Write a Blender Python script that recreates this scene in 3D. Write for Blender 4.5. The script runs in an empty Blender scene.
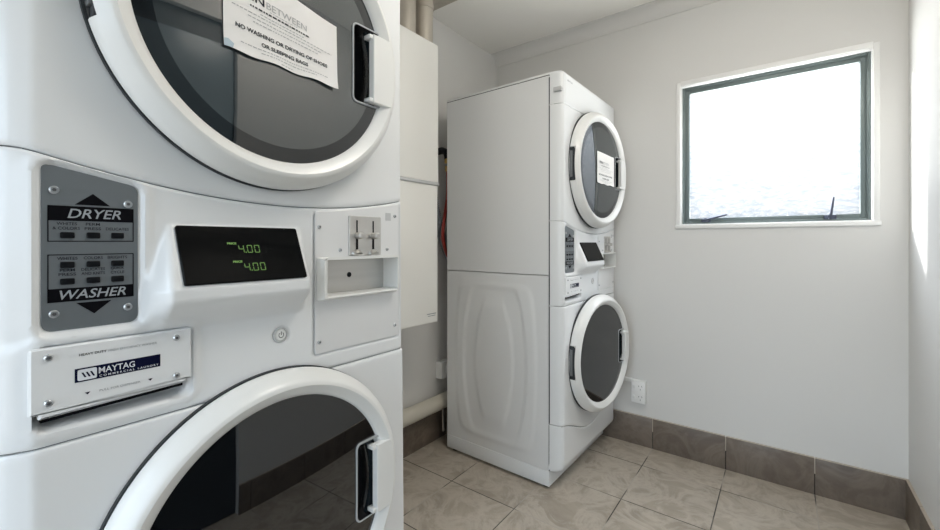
import bpy, bmesh, math, random
from mathutils import Vector, Matrix

C = bpy.context.scene.collection
random.seed(4)
PI = math.pi

# ------------------------------------------------------------------ materials
def new_mat(name):
    m = bpy.data.materials.new(name)
    m.use_nodes = True
    nt = m.node_tree
    nt.nodes.clear()
    out = nt.nodes.new('ShaderNodeOutputMaterial')
    return m, nt, out

def principled(name, col, rough=0.5, metal=0.0, bump=0.0, bscale=200.0, var=0.0, vscale=4.0, spec=0.5, coat=0.0,
               emis=None, estr=0.0, stretch=None):
    m, nt, out = new_mat(name)
    b = nt.nodes.new('ShaderNodeBsdfPrincipled')
    nt.links.new(b.outputs[0], out.inputs[0])
    b.inputs['Base Color'].default_value = (*col, 1)
    b.inputs['Roughness'].default_value = rough
    b.inputs['Metallic'].default_value = metal
    b.inputs['Specular IOR Level'].default_value = spec
    b.inputs['Coat Weight'].default_value = coat
    b.inputs['Coat Roughness'].default_value = 0.08
    if emis:
        b.inputs['Emission Color'].default_value = (*emis, 1)
        b.inputs['Emission Strength'].default_value = estr
    tc = nt.nodes.new('ShaderNodeTexCoord')
    src = tc.outputs['Object']
    if stretch:
        mp = nt.nodes.new('ShaderNodeMapping')
        mp.inputs['Scale'].default_value = stretch
        nt.links.new(src, mp.inputs['Vector'])
        src = mp.outputs[0]
    if var > 0:
        n = nt.nodes.new('ShaderNodeTexNoise')
        n.inputs['Scale'].default_value = vscale
        n.inputs['Detail'].default_value = 4
        nt.links.new(src, n.inputs['Vector'])
        mx = nt.nodes.new('ShaderNodeMix')
        mx.data_type = 'RGBA'
        mx.inputs[6].default_value = (*[c * (1 - var) for c in col], 1)
        mx.inputs[7].default_value = (*[min(1, c * (1 + var)) for c in col], 1)
        nt.links.new(n.outputs['Fac'], mx.inputs[0])
        nt.links.new(mx.outputs[2], b.inputs['Base Color'])
    if bump > 0:
        n = nt.nodes.new('ShaderNodeTexNoise')
        n.inputs['Scale'].default_value = bscale
        n.inputs['Detail'].default_value = 3
        nt.links.new(src, n.inputs['Vector'])
        bp = nt.nodes.new('ShaderNodeBump')
        bp.inputs['Strength'].default_value = bump
        bp.inputs['Distance'].default_value = 0.002
        nt.links.new(n.outputs['Fac'], bp.inputs['Height'])
        nt.links.new(bp.outputs[0], b.inputs['Normal'])
    return m

def smoked_glass(name, tint, body, body_mix, ior=1.5, rough=0.015):
    """Tinted door glass: see-through tint + a little body colour under a mirror-like skin."""
    m, nt, out = new_mat(name)
    tr = nt.nodes.new('ShaderNodeBsdfTransparent')
    tr.inputs[0].default_value = (*tint, 1)
    df = nt.nodes.new('ShaderNodeBsdfDiffuse')
    df.inputs[0].default_value = (*body, 1)
    gl = nt.nodes.new('ShaderNodeBsdfGlossy')
    gl.inputs['Roughness'].default_value = rough
    m1 = nt.nodes.new('ShaderNodeMixShader')
    m1.inputs[0].default_value = body_mix
    m2 = nt.nodes.new('ShaderNodeMixShader')
    fr = nt.nodes.new('ShaderNodeFresnel')
    fr.inputs['IOR'].default_value = ior
    nt.links.new(tr.outputs[0], m1.inputs[1]); nt.links.new(df.outputs[0], m1.inputs[2])
    nt.links.new(fr.outputs[0], m2.inputs[0])
    nt.links.new(m1.outputs[0], m2.inputs[1]); nt.links.new(gl.outputs[0], m2.inputs[2])
    nt.links.new(m2.outputs[0], out.inputs[0])
    return m

def frosted_glass(name):
    """Pebbled privacy glass: clear tinted share plus a rippled scattering share."""
    m, nt, out = new_mat(name)
    tc = nt.nodes.new('ShaderNodeTexCoord')
    mp = nt.nodes.new('ShaderNodeMapping')
    mp.inputs['Scale'].default_value = (1.0, 1.0, 2.2)
    mp.inputs['Rotation'].default_value = (0, 0.3, 0)
    nt.links.new(tc.outputs['Object'], mp.inputs['Vector'])
    v = nt.nodes.new('ShaderNodeTexVoronoi')
    v.feature = 'SMOOTH_F1'
    v.inputs['Scale'].default_value = 42
    nt.links.new(mp.outputs[0], v.inputs['Vector'])
    bp = nt.nodes.new('ShaderNodeBump')
    bp.inputs['Strength'].default_value = 0.9
    bp.inputs['Distance'].default_value = 0.012
    nt.links.new(v.outputs['Distance'], bp.inputs['Height'])
    tr = nt.nodes.new('ShaderNodeBsdfTransparent')
    tr.inputs[0].default_value = (0.97, 0.99, 1.0, 1)
    rp = nt.nodes.new('ShaderNodeValToRGB')              # tint painted per pebble for the bright and dark of its ripples
    rp.color_ramp.elements[0].position = 0.05; rp.color_ramp.elements[0].color = (1, 1, 1, 1)
    rp.color_ramp.elements[1].position = 0.75; rp.color_ramp.elements[1].color = (0.74, 0.78, 0.82, 1)
    nt.links.new(v.outputs['Distance'], rp.inputs[0]); nt.links.new(rp.outputs[0], tr.inputs[0])
    tl = nt.nodes.new('ShaderNodeBsdfTranslucent')
    tl.inputs[0].default_value = (0.90, 0.94, 1.0, 1)
    gl = nt.nodes.new('ShaderNodeBsdfGlossy')
    gl.inputs['Roughness'].default_value = 0.1
    nt.links.new(bp.outputs[0], tl.inputs['Normal']); nt.links.new(bp.outputs[0], gl.inputs['Normal'])
    m1 = nt.nodes.new('ShaderNodeMixShader'); m1.inputs[0].default_value = 0.035
    m2 = nt.nodes.new('ShaderNodeMixShader'); m2.inputs[0].default_value = 0.05
    nt.links.new(tr.outputs[0], m1.inputs[1]); nt.links.new(tl.outputs[0], m1.inputs[2])
    nt.links.new(m1.outputs[0], m2.inputs[1]); nt.links.new(gl.outputs[0], m2.inputs[2])
    nt.links.new(m2.outputs[0], out.inputs[0])
    return m

def tile_mat(name, base, dark, light, lines, rough=0.42, vein=1.0):
    """Brown-grey stone-look porcelain; with lines=True grout is laid on a 342 mm grid in world metres."""
    m, nt, out = new_mat(name)
    N, L = nt.nodes, nt.links
    b = N.new('ShaderNodeBsdfPrincipled')
    L.new(b.outputs[0], out.inputs[0])
    geo = N.new('ShaderNodeNewGeometry')
    mp = N.new('ShaderNodeMapping')
    mp.inputs['Location'].default_value = (0.570 + 0.3425 * 12, -1.8665 + 0.3425 * 12, 0)
    L.new(geo.outputs['Position'], mp.inputs['Vector'])
    # per-tile offset so that the marbling breaks at the joints
    sn = N.new('ShaderNodeVectorMath'); sn.operation = 'SNAP'
    sn.inputs[1].default_value = (0.3425, 0.3425, 9.0)
    L.new(mp.outputs[0], sn.inputs[0])
    wn = N.new('ShaderNodeTexWhiteNoise'); wn.noise_dimensions = '3D'
    L.new(sn.outputs[0], wn.inputs['Vector'])
    sc = N.new('ShaderNodeVectorMath'); sc.operation = 'SCALE'; sc.inputs['Scale'].default_value = 7.0
    L.new(wn.outputs['Color'], sc.inputs[0])
    ad = N.new('ShaderNodeVectorMath'); ad.operation = 'ADD'
    L.new(mp.outputs[0], ad.inputs[0]); L.new(sc.outputs[0], ad.inputs[1])
    n1 = N.new('ShaderNodeTexNoise'); n1.inputs['Scale'].default_value = 5.0; n1.inputs['Detail'].default_value = 7
    n1.inputs['Roughness'].default_value = 0.62; n1.inputs['Distortion'].default_value = 1.4
    L.new(ad.outputs[0], n1.inputs['Vector'])
    n2 = N.new('ShaderNodeTexNoise'); n2.inputs['Scale'].default_value = 6.0; n2.inputs['Detail'].default_value = 8; n2.inputs['Roughness'].default_value = 0.66
    n2.inputs['Distortion'].default_value = 0.9
    L.new(ad.outputs[0], n2.inputs['Vector'])
    cr = N.new('ShaderNodeValToRGB')
    cr.color_ramp.elements[0].position = 0.30; cr.color_ramp.elements[0].color = (*dark, 1)
    cr.color_ramp.elements[1].position = 0.72; cr.color_ramp.elements[1].color = (*base, 1)
    L.new(n1.outputs['Fac'], cr.inputs[0])
    vr = N.new('ShaderNodeValToRGB')
    e = vr.color_ramp.elements
    e[0].position = 0.40; e[0].color = (0, 0, 0, 1)
    e[1].position = 0.60; e[1].color = (0, 0, 0, 1)
    k = e.new(0.5); k.color = (0.55 * vein, 0.55 * vein, 0.55 * vein, 1)
    L.new(n2.outputs['Fac'], vr.inputs[0])
    mv = N.new('ShaderNodeMix'); mv.data_type = 'RGBA'
    L.new(vr.outputs[0], mv.inputs[0]); L.new(cr.outputs[0], mv.inputs[6]); mv.inputs[7].default_value = (*light, 1)
    col = mv.outputs[2]
    if lines:
        br = N.new('ShaderNodeTexBrick')
        br.offset = 0.0; br.squash = 1.0
        br.inputs['Scale'].default_value = 1.0
        br.inputs['Mortar Size'].default_value = 0.0024
        br.inputs['Mortar Smooth'].default_value = 0.15
        br.inputs['Brick Width'].default_value = 0.3425
        br.inputs['Row Height'].default_value = 0.3425
        L.new(mp.outputs[0], br.inputs['Vector'])
        n3 = N.new('ShaderNodeTexNoise'); n3.inputs['Scale'].default_value = 2.3; n3.inputs['Detail'].default_value = 2
        L.new(mp.outputs[0], n3.inputs['Vector'])
        gr = N.new('ShaderNodeValToRGB')
        gr.color_ramp.elements[0].position = 0.46; gr.color_ramp.elements[0].color = (0.05, 0.045, 0.04, 1)
        gr.color_ramp.elements[1].position = 0.52; gr.color_ramp.elements[1].color = (0.42, 0.385, 0.34, 1)
        L.new(n3.outputs['Fac'], gr.inputs[0])
        mg = N.new('ShaderNodeMix'); mg.data_type = 'RGBA'
        L.new(br.outputs['Fac'], mg.inputs[0]); L.new(col, mg.inputs[6]); L.new(gr.outputs[0], mg.inputs[7])
        col = mg.outputs[2]
        bp = N.new('ShaderNodeBump'); bp.inputs['Strength'].default_value = 0.5; bp.inputs['Distance'].default_value = 0.002
        bp.invert = True
        L.new(br.outputs['Fac'], bp.inputs['Height'])
        L.new(bp.outputs[0], b.inputs['Normal'])
    L.new(col, b.inputs['Base Color'])
    b.inputs['Roughness'].default_value = rough
    return m

M = {}
M['wall'] = principled('wall_paint', (0.705, 0.70, 0.685), 0.55, bump=0.04, bscale=350, var=0.008, vscale=2)
M['ceil'] = principled('ceiling_paint', (0.90, 0.885, 0.85), 0.7, bump=0.03, bscale=300)
M['trim'] = principled('white_gloss_trim', (0.86, 0.86, 0.85), 0.35)
M['enamel'] = principled('white_enamel', (0.80, 0.82, 0.835), 0.28, bump=0.015, bscale=500, coat=0.25)
M['enamel_side'] = principled('white_enamel_sheet', (0.76, 0.77, 0.775), 0.34, bump=0.05, bscale=14)
M['plastic'] = principled('white_plastic', (0.80, 0.81, 0.80), 0.32, coat=0.1)
M['grey_plastic'] = principled('light_grey_plastic', (0.55, 0.56, 0.57), 0.4)
M['keypad'] = principled('brushed_grey_metal', (0.20, 0.222, 0.24), 0.42, metal=0.45, bump=0.08, bscale=60, stretch=(1, 1, 40))
M['steel'] = principled('brushed_steel', (0.62, 0.61, 0.59), 0.33, metal=0.9, bump=0.05, bscale=80, stretch=(1, 1, 20), var=0.1, vscale=3)
M['chrome'] = principled('chrome', (0.75, 0.76, 0.78), 0.12, metal=1.0)
M['black'] = principled('black_plastic', (0.007, 0.008, 0.010), 0.35, spec=0.15)
M['black_ink'] = principled('black_ink', (0.004, 0.004, 0.006), 0.5, spec=0.08)
M['navy_ink'] = principled('navy_ink', (0.004, 0.006, 0.028), 0.4, spec=0.1)
M['silver_ink'] = principled('silver_ink', (0.34, 0.37, 0.40), 0.45)
M['white_ink'] = principled('white_ink', (0.75, 0.78, 0.82), 0.45)
M['grey_ink'] = principled('grey_ink', (0.28, 0.30, 0.32), 0.5)
M['faint_ink'] = principled('faint_grey_ink', (0.42, 0.43, 0.44), 0.6)
M['dark_ink'] = principled('dark_grey_ink', (0.03, 0.033, 0.04), 0.5, spec=0.1)
M['screen'] = principled('black_glass_screen', (0.003, 0.0035, 0.004), 0.05, spec=0.06)
M['digits'] = principled('green_display_segments', (0.05, 0.1, 0.02), 0.5, emis=(0.20, 0.46, 0.08), estr=0.30)
M['screw'] = principled('satin_screw_steel', (0.52, 0.54, 0.56), 0.3, metal=0.8)
M['screw_hole'] = principled('screw_recess', (0.10, 0.10, 0.105), 0.5)
M['coin'] = principled('satin_white_metal', (0.80, 0.81, 0.82), 0.36, metal=0.25, bump=0.03, bscale=90, stretch=(1, 1, 12))
M['hinge'] = principled('hinge_grey', (0.20, 0.21, 0.22), 0.4, metal=0.3)
M['rim'] = principled('pale_rim', (0.42, 0.44, 0.46), 0.2)
M['joint'] = principled('grey_joint_seal', (0.16, 0.18, 0.20), 0.7)
M['gap_fill'] = principled('dark_gap_fill', (0.03, 0.035, 0.04), 0.7)
M['drum'] = principled('drum_steel', (0.45, 0.46, 0.47), 0.3, metal=0.9)
M['dglass'] = smoked_glass('smoked_grey_door_glass', (0.22, 0.23, 0.24), (0.050, 0.066, 0.074), 0.62, 2.4)
M['dglass_edge'] = smoked_glass('smoked_glass_border', (0.05, 0.06, 0.07), (0.008, 0.012, 0.016), 0.8, 1.9)
M['wglass'] = smoked_glass('near_black_door_glass', (0.06, 0.065, 0.07), (0.003, 0.004, 0.006), 0.5, 2.1)
M['bowl'] = smoked_glass('inner_bowl_glass', (0.85, 0.87, 0.88), (0.2, 0.21, 0.22), 0.08)
M['glassedge'] = principled('dark_glass_border', (0.02, 0.028, 0.034), 0.25)
M['paper'] = principled('paper', (0.84, 0.83, 0.82), 0.8, bump=0.25, bscale=22)
M['tape'] = principled('blue_tape', (0.42, 0.52, 0.60), 0.5)
M['alu'] = principled('grey_green_aluminium', (0.15, 0.185, 0.185), 0.38, metal=0.35)
M['stay'] = principled('dark_blue_metal', (0.09, 0.10, 0.135), 0.3, metal=0.8)
M['pebble'] = frosted_glass('pebbled_privacy_glass')
M['heater'] = principled('warm_white_casing', (0.84, 0.835, 0.80), 0.4, coat=0.1)
M['flue'] = principled('dull_galvanised_metal', (0.50, 0.46, 0.40), 0.42, metal=0.55, var=0.18, vscale=9, stretch=(4, 4, 0.7))
M['pvc'] = principled('cream_pvc', (0.60, 0.57, 0.49), 0.4)
M['red'] = principled('red_rubber', (0.27, 0.022, 0.014), 0.45)
M['ribbed'] = principled('grey_ribbed_plastic', (0.20, 0.22, 0.24), 0.45)
M['brass'] = principled('brass', (0.55, 0.36, 0.12), 0.35, metal=0.9)
M['orange'] = principled('orange_plastic', (0.70, 0.22, 0.03), 0.4)
M['door_paint'] = principled('charcoal_door_paint', (0.035, 0.045, 0.055), 0.5)
M['pale_panel'] = principled('grey_reflected_panel', (0.20, 0.255, 0.29), 0.25)
M['lamp'] = principled('fill_light_diffuser', (0.9, 0.9, 0.88), 0.5, emis=(1.0, 0.92, 0.82), estr=6.2)  # glow of the added ceiling light
M['floor'] = tile_mat('floor_tile', (0.45, 0.395, 0.325), (0.31, 0.268, 0.218), (0.58, 0.53, 0.46), True)
M['skirt'] = tile_mat('skirting_tile', (0.175, 0.138, 0.108), (0.115, 0.092, 0.074), (0.26, 0.22, 0.18), False, vein=0.7)
M['skirt_edge'] = principled('tile_edge_trim', (0.46, 0.40, 0.33), 0.5)
M['grout_dark'] = principled('dark_grout', (0.015, 0.013, 0.012), 0.9)
M['outside'] = principled('pale_concrete', (0.5, 0.5, 0.48), 0.8)

# ------------------------------------------------------------------ mesh builder
class MB:
    def __init__(s):
        s.v = []; s.f = []; s.fm = []; s.smooth = []
    def add(s, verts, faces, mi=0, smooth=False):
        o = len(s.v)
        s.v += [tuple(p) for p in verts]
        for f in faces:
            s.f.append(tuple(i + o for i in f)); s.fm.append(mi); s.smooth.append(smooth)
        return s
    def box(s, a, b, mi=0):
        (x0, y0, z0), (x1, y1, z1) = [tuple(map(min, zip(a, b))), tuple(map(max, zip(a, b)))]
        v = [(x0, y0, z0), (x1, y0, z0), (x1, y1, z0), (x0, y1, z0), (x0, y0, z1), (x1, y0, z1), (x1, y1, z1), (x0, y1, z1)]
        return s.add(v, [(0, 3, 2, 1), (4, 5, 6, 7), (0, 1, 5, 4), (1, 2, 6, 5), (2, 3, 7, 6), (3, 0, 4, 7)], mi)
    def bbox(s, a, b, r=0.003, mi=0, seg=2):
        bm = bmesh.new()
        bmesh.ops.create_cube(bm, size=1)
        c = [(p + q) / 2 for p, q in zip(a, b)]; d = [abs(p - q) for p, q in zip(a, b)]
        for v in bm.verts:
            v.co = Vector([c[i] + v.co[i] * d[i] for i in range(3)])
        bmesh.ops.bevel(bm, geom=list(bm.edges), offset=min(r, min(d) * 0.45), segments=seg, affect='EDGES', profile=0.5)
        bm.verts.index_update()
        s.add([v.co[:] for v in bm.verts], [[v.index for v in f.verts] for f in bm.faces], mi, True)
        bm.free()
        return s
    def prism(s, poly, frame, h0, h1, mi=0, bev=0.0):
        """poly: (u,v) counter-clockwise outline; frame = (origin, U, V, W); solid from height h0 to h1 along W."""
        O, U, V, W = [Vector(t) for t in frame]
        n = len(poly)
        P = lambda p, h: O + U * p[0] + V * p[1] + W * h
        rings = [[P(p, h0) for p in poly]]
        if bev > 0:
            rings.append([P(p, h1 - bev) for p in poly])
            cu = sum(p[0] for p in poly) / n; cv = sum(p[1] for p in poly) / n
            ins = inset(poly, bev)
            rings.append([P(p, h1) for p in ins])
        else:
            rings.append([P(p, h1) for p in poly])
        v = [q for r in rings for q in r]
        f = [tuple(reversed(range(n)))]
        for k in range(len(rings) - 1):
            for i in range(n):
                j = (i + 1) % n
                f.append((k * n + i, k * n + j, (k + 1) * n + j, (k + 1) * n + i))
        f.append(tuple(range((len(rings) - 1) * n, len(rings) * n)))
        return s.add(v, f, mi)
    def tube(s, pts, r, n=12, mi=0, caps=True):
        pts = [Vector(p) for p in pts]
        rs = r if isinstance(r, (list, tuple)) else [r] * len(pts)
        v = []; up = None
        for i, p in enumerate(pts):
            t = (pts[min(i + 1, len(pts) - 1)] - pts[max(i - 1, 0)]).normalized()
            if up is None:
                up = Vector((0, 0, 1)) if abs(t.z) < 0.9 else Vector((1, 0, 0))
            a = t.cross(up).normalized(); b = t.cross(a).normalized(); up = -b if False else (a.cross(t)).normalized()
            for k in range(n):
                th = 2 * PI * k / n
                v.append(p + a * (rs[i] * math.cos(th)) + up * (rs[i] * math.sin(th)))
        f = []
        for i in range(len(pts) - 1):
            for k in range(n):
                j = (k + 1) % n
                f.append((i * n + k, i * n + j, (i + 1) * n + j, (i + 1) * n + k))
        s.add(v, f, mi, True)
        if caps:
            o = len(s.v) - len(v)
            for base in (0, (len(pts) - 1) * n):
                s.f.append(tuple(o + base + k for k in range(n))); s.fm.append(mi); s.smooth.append(False)
        return s
    def cyl(s, c, axis, r, h, n=24, mi=0, bev=0.0):
        c = Vector(c); a = Vector(axis).normalized()
        if bev > 0:
            pts = [c, c + a * (h - bev), c + a * h]; rs = [r, r, r - bev]
        else:
            pts = [c, c + a * h]; rs = [r, r]
        return s.tube(pts, rs, n, mi)
    def lathe(s, prof, c, n=96, mi=0, closed=False, func=None, mats=None):
        """prof: (radius, x) around the +X axis through c=(y,z)."""
        v = []
        for k in range(n):
            th = 2 * PI * k / n
            for i, (r, x) in enumerate(prof):
                if func: r, x = func(th, r, x, i)
                v.append((x, c[0] + r * math.cos(th), c[1] + r * math.sin(th)))
        m = len(prof); f = []; ms = []
        for k in range(n):
            j = (k + 1) % n
            for i in range(m - 1 if not closed else m):
                q = (i + 1) % m
                f.append((k * m + i, k * m + q, j * m + q, j * m + i))
                ms.append(mats[i] if mats else mi)
        o = len(s.v)
        s.v += v
        for ff, mm in zip(f, ms):
            s.f.append(tuple(o + t for t in ff)); s.fm.append(mm); s.smooth.append(True)
        return s
    def build(s, name, mats, parent=None, fix=True, sharp=35):
        me = bpy.data.meshes.new(name)
        me.from_pydata(s.v, [], s.f)
        if not isinstance(mats, (list, tuple)): mats = [mats]
        for m in mats: me.materials.append(m)
        for p, mi, sm in zip(me.polygons, s.fm, s.smooth):
            p.material_index = mi; p.use_smooth = sm
        if fix:
            bm = bmesh.new(); bm.from_mesh(me)
            bmesh.ops.recalc_face_normals(bm, faces=bm.faces)
            bm.to_mesh(me); bm.free()
        if any(s.smooth) and sharp:
            try: me.set_sharp_from_angle(angle=math.radians(sharp))
            except Exception: pass
        me.update()
        o = bpy.data.objects.new(name, me)
        C.objects.link(o)
        if parent: o.parent = parent
        return o

def inset(poly, d):
    n = len(poly); out = []
    for i in range(n):
        p0 = Vector(poly[i - 1]); p1 = Vector(poly[i]); p2 = Vector(poly[(i + 1) % n])
        e1 = (p1 - p0).normalized(); e2 = (p2 - p1).normalized()
        n1 = Vector((-e1.y, e1.x)); n2 = Vector((-e2.y, e2.x))
        b = (n1 + n2)
        if b.length < 1e-6: b = n1
        b.normalize()
        k = d / max(0.4, b.dot(n1))
        q = p1 + b * k
        out.append((q.x, q.y))
    return out

def rounded(pts, r, seg=5):
    """Round the corners of a ccw polygon."""
    out = []
    n = len(pts)
    rr = r if isinstance(r, (list, tuple)) else [r] * n
    for i in range(n):
        p0, p1, p2 = Vector(pts[i - 1]), Vector(pts[i]), Vector(pts[(i + 1) % n])
        a = (p0 - p1); b = (p2 - p1)
        ri = rr[i]
        if ri <= 0:
            out.append(tuple(p1)); continue
        ang = a.angle(b); t = min(ri / math.tan(ang / 2), a.length * 0.49, b.length * 0.49)
        s, e = p1 + a.normalized() * t, p1 + b.normalized() * t
        for k in range(seg + 1):
            u = k / seg
            q = s * (1 - u) ** 2 + p1 * 2 * u * (1 - u) + e * u * u
            out.append((q.x, q.y))
    return out

def rect(u0, v0, u1, v1): return [(u0, v0), (u1, v0), (u1, v1), (u0, v1)]
def rrect(u0, v0, u1, v1, r, seg=5): return rounded(rect(u0, v0, u1, v1), r, seg)

def empty(name, label, cat, loc=(0, 0, 0), rz=0, group=None):
    o = bpy.data.objects.new(name, None)
    o.empty_display_size = 0.1
    C.objects.link(o)
    o.location = loc; o.rotation_euler = (0, 0, rz)
    return tag(o, label, cat, group)

def tag(o, label, cat, group=None):
    o['label'] = label; o['category'] = cat
    if group: o['group'] = group
    return o

def structure(o):
    o['kind'] = 'structure'
    return o

def sstep(a, b, x):
    if a == b: return 0.0 if x < a else 1.0
    t = max(0.0, min(1.0, (x - a) / (b - a)))
    return t * t * (3 - 2 * t)

# text: default font glyphs turned into a mesh and fitted to a rectangle on a plane
_fc = {}
def glyphs(txt, bold=0.0, shear=0.0, space=1.0):
    key = (txt, bold, shear, space)
    if key in _fc: return _fc[key]
    cu = bpy.data.curves.new('txt', 'FONT')
    cu.body = txt; cu.size = 1; cu.offset = bold; cu.shear = shear; cu.space_character = space
    cu.resolution_u = 3
    ob = bpy.data.objects.new('txt', cu)
    C.objects.link(ob)
    dg = bpy.context.evaluated_depsgraph_get()
    me = bpy.data.meshes.new_from_object(ob.evaluated_get(dg))
    v = [(p.co.x, p.co.y) for p in me.vertices]; f = [tuple(p.vertices) for p in me.polygons]
    bpy.data.objects.remove(ob); bpy.data.curves.remove(cu); bpy.data.meshes.remove(me)
    x0 = min(p[0] for p in v); x1 = max(p[0] for p in v); y0 = min(p[1] for p in v); y1 = max(p[1] for p in v)
    r = ([((p[0] - x0) / (x1 - x0), (p[1] - y0) / (y1 - y0)) for p in v], f, (x1 - x0) / (y1 - y0))
    _fc[key] = r
    return r

def put_text(mb, txt, box, frame, h, mi=0, **k):
    """box=(u0,v0,u1,v1): the ink is fitted to it; u1=None keeps the natural width, centred on u0."""
    v, f, asp = glyphs(txt, **k)
    u0, v0, u1, v1 = box
    if u1 is None:
        w = asp * (v1 - v0); u0, u1 = u0 - w / 2, u0 + w / 2
    O, U, V, W = [Vector(t) for t in frame]
    mb.add([O + U * (u0 + p[0] * (u1 - u0)) + V * (v0 + p[1] * (v1 - v0)) + W * h for p in v], f, mi)

FR = ((0, 0, 0), (0, 1, 0), (0, 0, 1), (1, 0, 0))     # u = y, v = z, height = +x (faces out of the machine)

# ------------------------------------------------------------------ room shell
XL, XR, YB, YF, ZC = -1.598, 0.4105, 2.431, -1.35, 2.421
T = 0.14
b = MB(); b.box((XL - T, YF - T, -0.12), (XR + T, YB + T, 0)); structure(b.build('floor', M['floor']))
b = MB(); b.box((XL - T, YF - T, ZC), (XR + T, YB + T, ZC + 0.12)); structure(b.build('ceiling', M['ceil']))
b = MB(); b.box((XL - T, YF - T, 0), (XL, YB + T, ZC)); structure(b.build('wall_left', M['wall']))
# window wall, with the opening left free
OX0, OX1, OZ0, OZ1 = -0.432, 0.306, 1.224, 1.955
b = MB()
b.box((XL, YB, 0), (OX0, YB + 0.078, ZC)); b.box((OX1, YB, 0), (XR, YB + 0.078, ZC))
b.box((OX0, YB, 0), (OX1, YB + 0.078, OZ0)); b.box((OX0, YB, OZ1), (OX1, YB + 0.078, ZC))
structure(b.build('wall_back', M['wall']))
# right wall with an unseen door opening beside the camera, guessed from reflections
DY0, DY1, DZ = -0.10, 0.775, 2.06
b = MB()
b.box((XR, DY1, 0), (XR + T, YB + T, ZC)); b.box((XR, YF - T, 0), (XR + T, DY0, ZC)); b.box((XR, DY0, DZ), (XR + T, DY1, ZC))
structure(b.build('wall_right', M['wall']))
b = MB(); b.bbox((XR + 0.03, DY0 + 0.004, 0.004), (XR + 0.07, DY1 - 0.004, DZ - 0.004), 0.003)
dr = structure(b.build('door_1', M['door_paint']))
b = MB(); b.bbox((XR + 0.026, DY0 + 0.12, 1.02), (XR + 0.034, DY1 - 0.012, 1.94), 0.002); b.build('door_pale_panel', M['pale_panel'], dr)  # pale panel added to lighten the reflection in the dryer glass
b = MB(); b.cyl((XR + 0.03, DY0 + 0.07, 1.0), (-1, 0, 0), 0.024, 0.008); b.tube([(XR + 0.022, DY0 + 0.07, 1.0), (XR - 0.02, DY0 + 0.07, 1.0), (XR - 0.026, DY0 + 0.08, 1.0), (XR - 0.026, DY0 + 0.19, 1.0)], 0.009)
b.build('handle', M['chrome'], dr)
# wall behind the camera with a wide unseen window, added to let in daylight
FX0, FX1, FZ0, FZ1 = -1.30, 0.25, 0.06, 2.02
b = MB()
b.box((XL, YF - T, 0), (FX0, YF, ZC)); b.box((FX1, YF - T, 0), (XR, YF, ZC))
b.box((FX0, YF - T, 0), (FX1, YF, FZ0)); b.box((FX0, YF - T, FZ1), (FX1, YF, ZC))
structure(b.build('wall_front', M['wall']))
b = MB()
fr_ = 0.045
for (x0, x1, z0, z1) in ((FX0, FX1, FZ0, FZ0 + fr_), (FX0, FX1, FZ1 - fr_, FZ1), (FX0, FX0 + fr_, FZ0, FZ1), (FX1 - fr_, FX1, FZ0, FZ1),
                         ((FX0 + FX1) / 2 - .025, (FX0 + FX1) / 2 + .025, FZ0, FZ1)):
    b.bbox((x0, YF - 0.09, z0), (x1, YF - 0.04, z1), 0.003)
structure(b.build('added_window', M['alu']))  # frame of the added window, out of view

# cove between ceiling and window wall
prof = [(YB, ZC), (YB, 2.354)]
for k in range(11):
    a = k / 10 * PI / 2
    prof.append((YB - 0.0665 + 0.0665 * math.cos(a) - 0.004 * math.sin(2 * a), 2.3545 + 0.0665 * math.sin(a) * 1.0))
prof2 = [(YB, 2.350), (YB - 0.006, 2.350)]
for k in range(11):
    a = k / 10 * PI / 2                       # concave quarter
    prof2.append((YB - 0.006 - 0.062 * (1 - math.cos(a)), 2.354 + 0.062 * math.sin(a)))
prof2 += [(YB - 0.070, ZC - 0.004), (YB - 0.070, ZC), (YB, ZC)]
b = MB()
n = len(prof2)
v = [(XL + 0.001, y, z) for y, z in prof2] + [(XR - 0.001, y, z) for y, z in prof2]
b.add(v, [(i, (i + 1) % n, n + (i + 1) % n, n + i) for i in range(n)], 0, True)
b.add([v[i] for i in range(n)], [tuple(range(n))]); b.add([v[n + i] for i in range(n)], [tuple(range(n))])
structure(b.build('trim_1', M['wall']))

# tiled skirtings: tiles with open joints over a dark bed
SH, ST = 0.166, 0.010
J = 0.0019
def skirting(name, axis, lo, hi, joints, wallpos, sign):
    b = MB()
    cuts = [lo] + [j for j in joints if lo < j < hi] + [hi]
    for a, c in zip(cuts, cuts[1:]):
        a2 = a + (J if a != lo else 0); c2 = c - (J if c != hi else 0)
        if axis == 'x':
            b.bbox((a2, wallpos - ST, 0.0), (c2, wallpos, SH - 0.003), 0.001)
            b.box((a2, wallpos - ST, SH - 0.003), (c2, wallpos, SH), 1)
        else:
            x0, x1 = sorted((wallpos, wallpos + sign * ST))
            b.bbox((x0, a2, 0.0), (x1, c2, SH - 0.003), 0.001)
            b.box((x0, a2, SH - 0.003), (x1, c2, SH), 1)
    if axis == 'x':
        b.box((lo, wallpos - ST * 0.55, 0), (hi, wallpos - 0.0002, SH * .56), 2)
        b.box((lo, wallpos - ST * 0.8, SH * .56), (hi, wallpos - 0.0002, SH - 0.006), 1)
    else:
        x0, x1 = sorted((wallpos + sign * 0.0002, wallpos + sign * ST * 0.55))
        b.box((x0, lo, 0), (x1, hi, SH - 0.012), 2)
    return structure(b.build(name, [M['skirt'], M['skirt_edge'], M['grout_dark']]))
gx = [-0.570 + 0.3425 * k for k in range(-6, 6)]
gy = [1.8665 + 0.3425 * k for k in range(-12, 6)]
skirting('baseboard_back', 'x', XL, XR, gx, YB, -1)
skirting('baseboard_left', 'y', YF, YB - ST, gy, XL, 1)
skirting('baseboard_right', 'y', DY1 + 0.001, YB - ST, gy, XR, -1)

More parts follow.
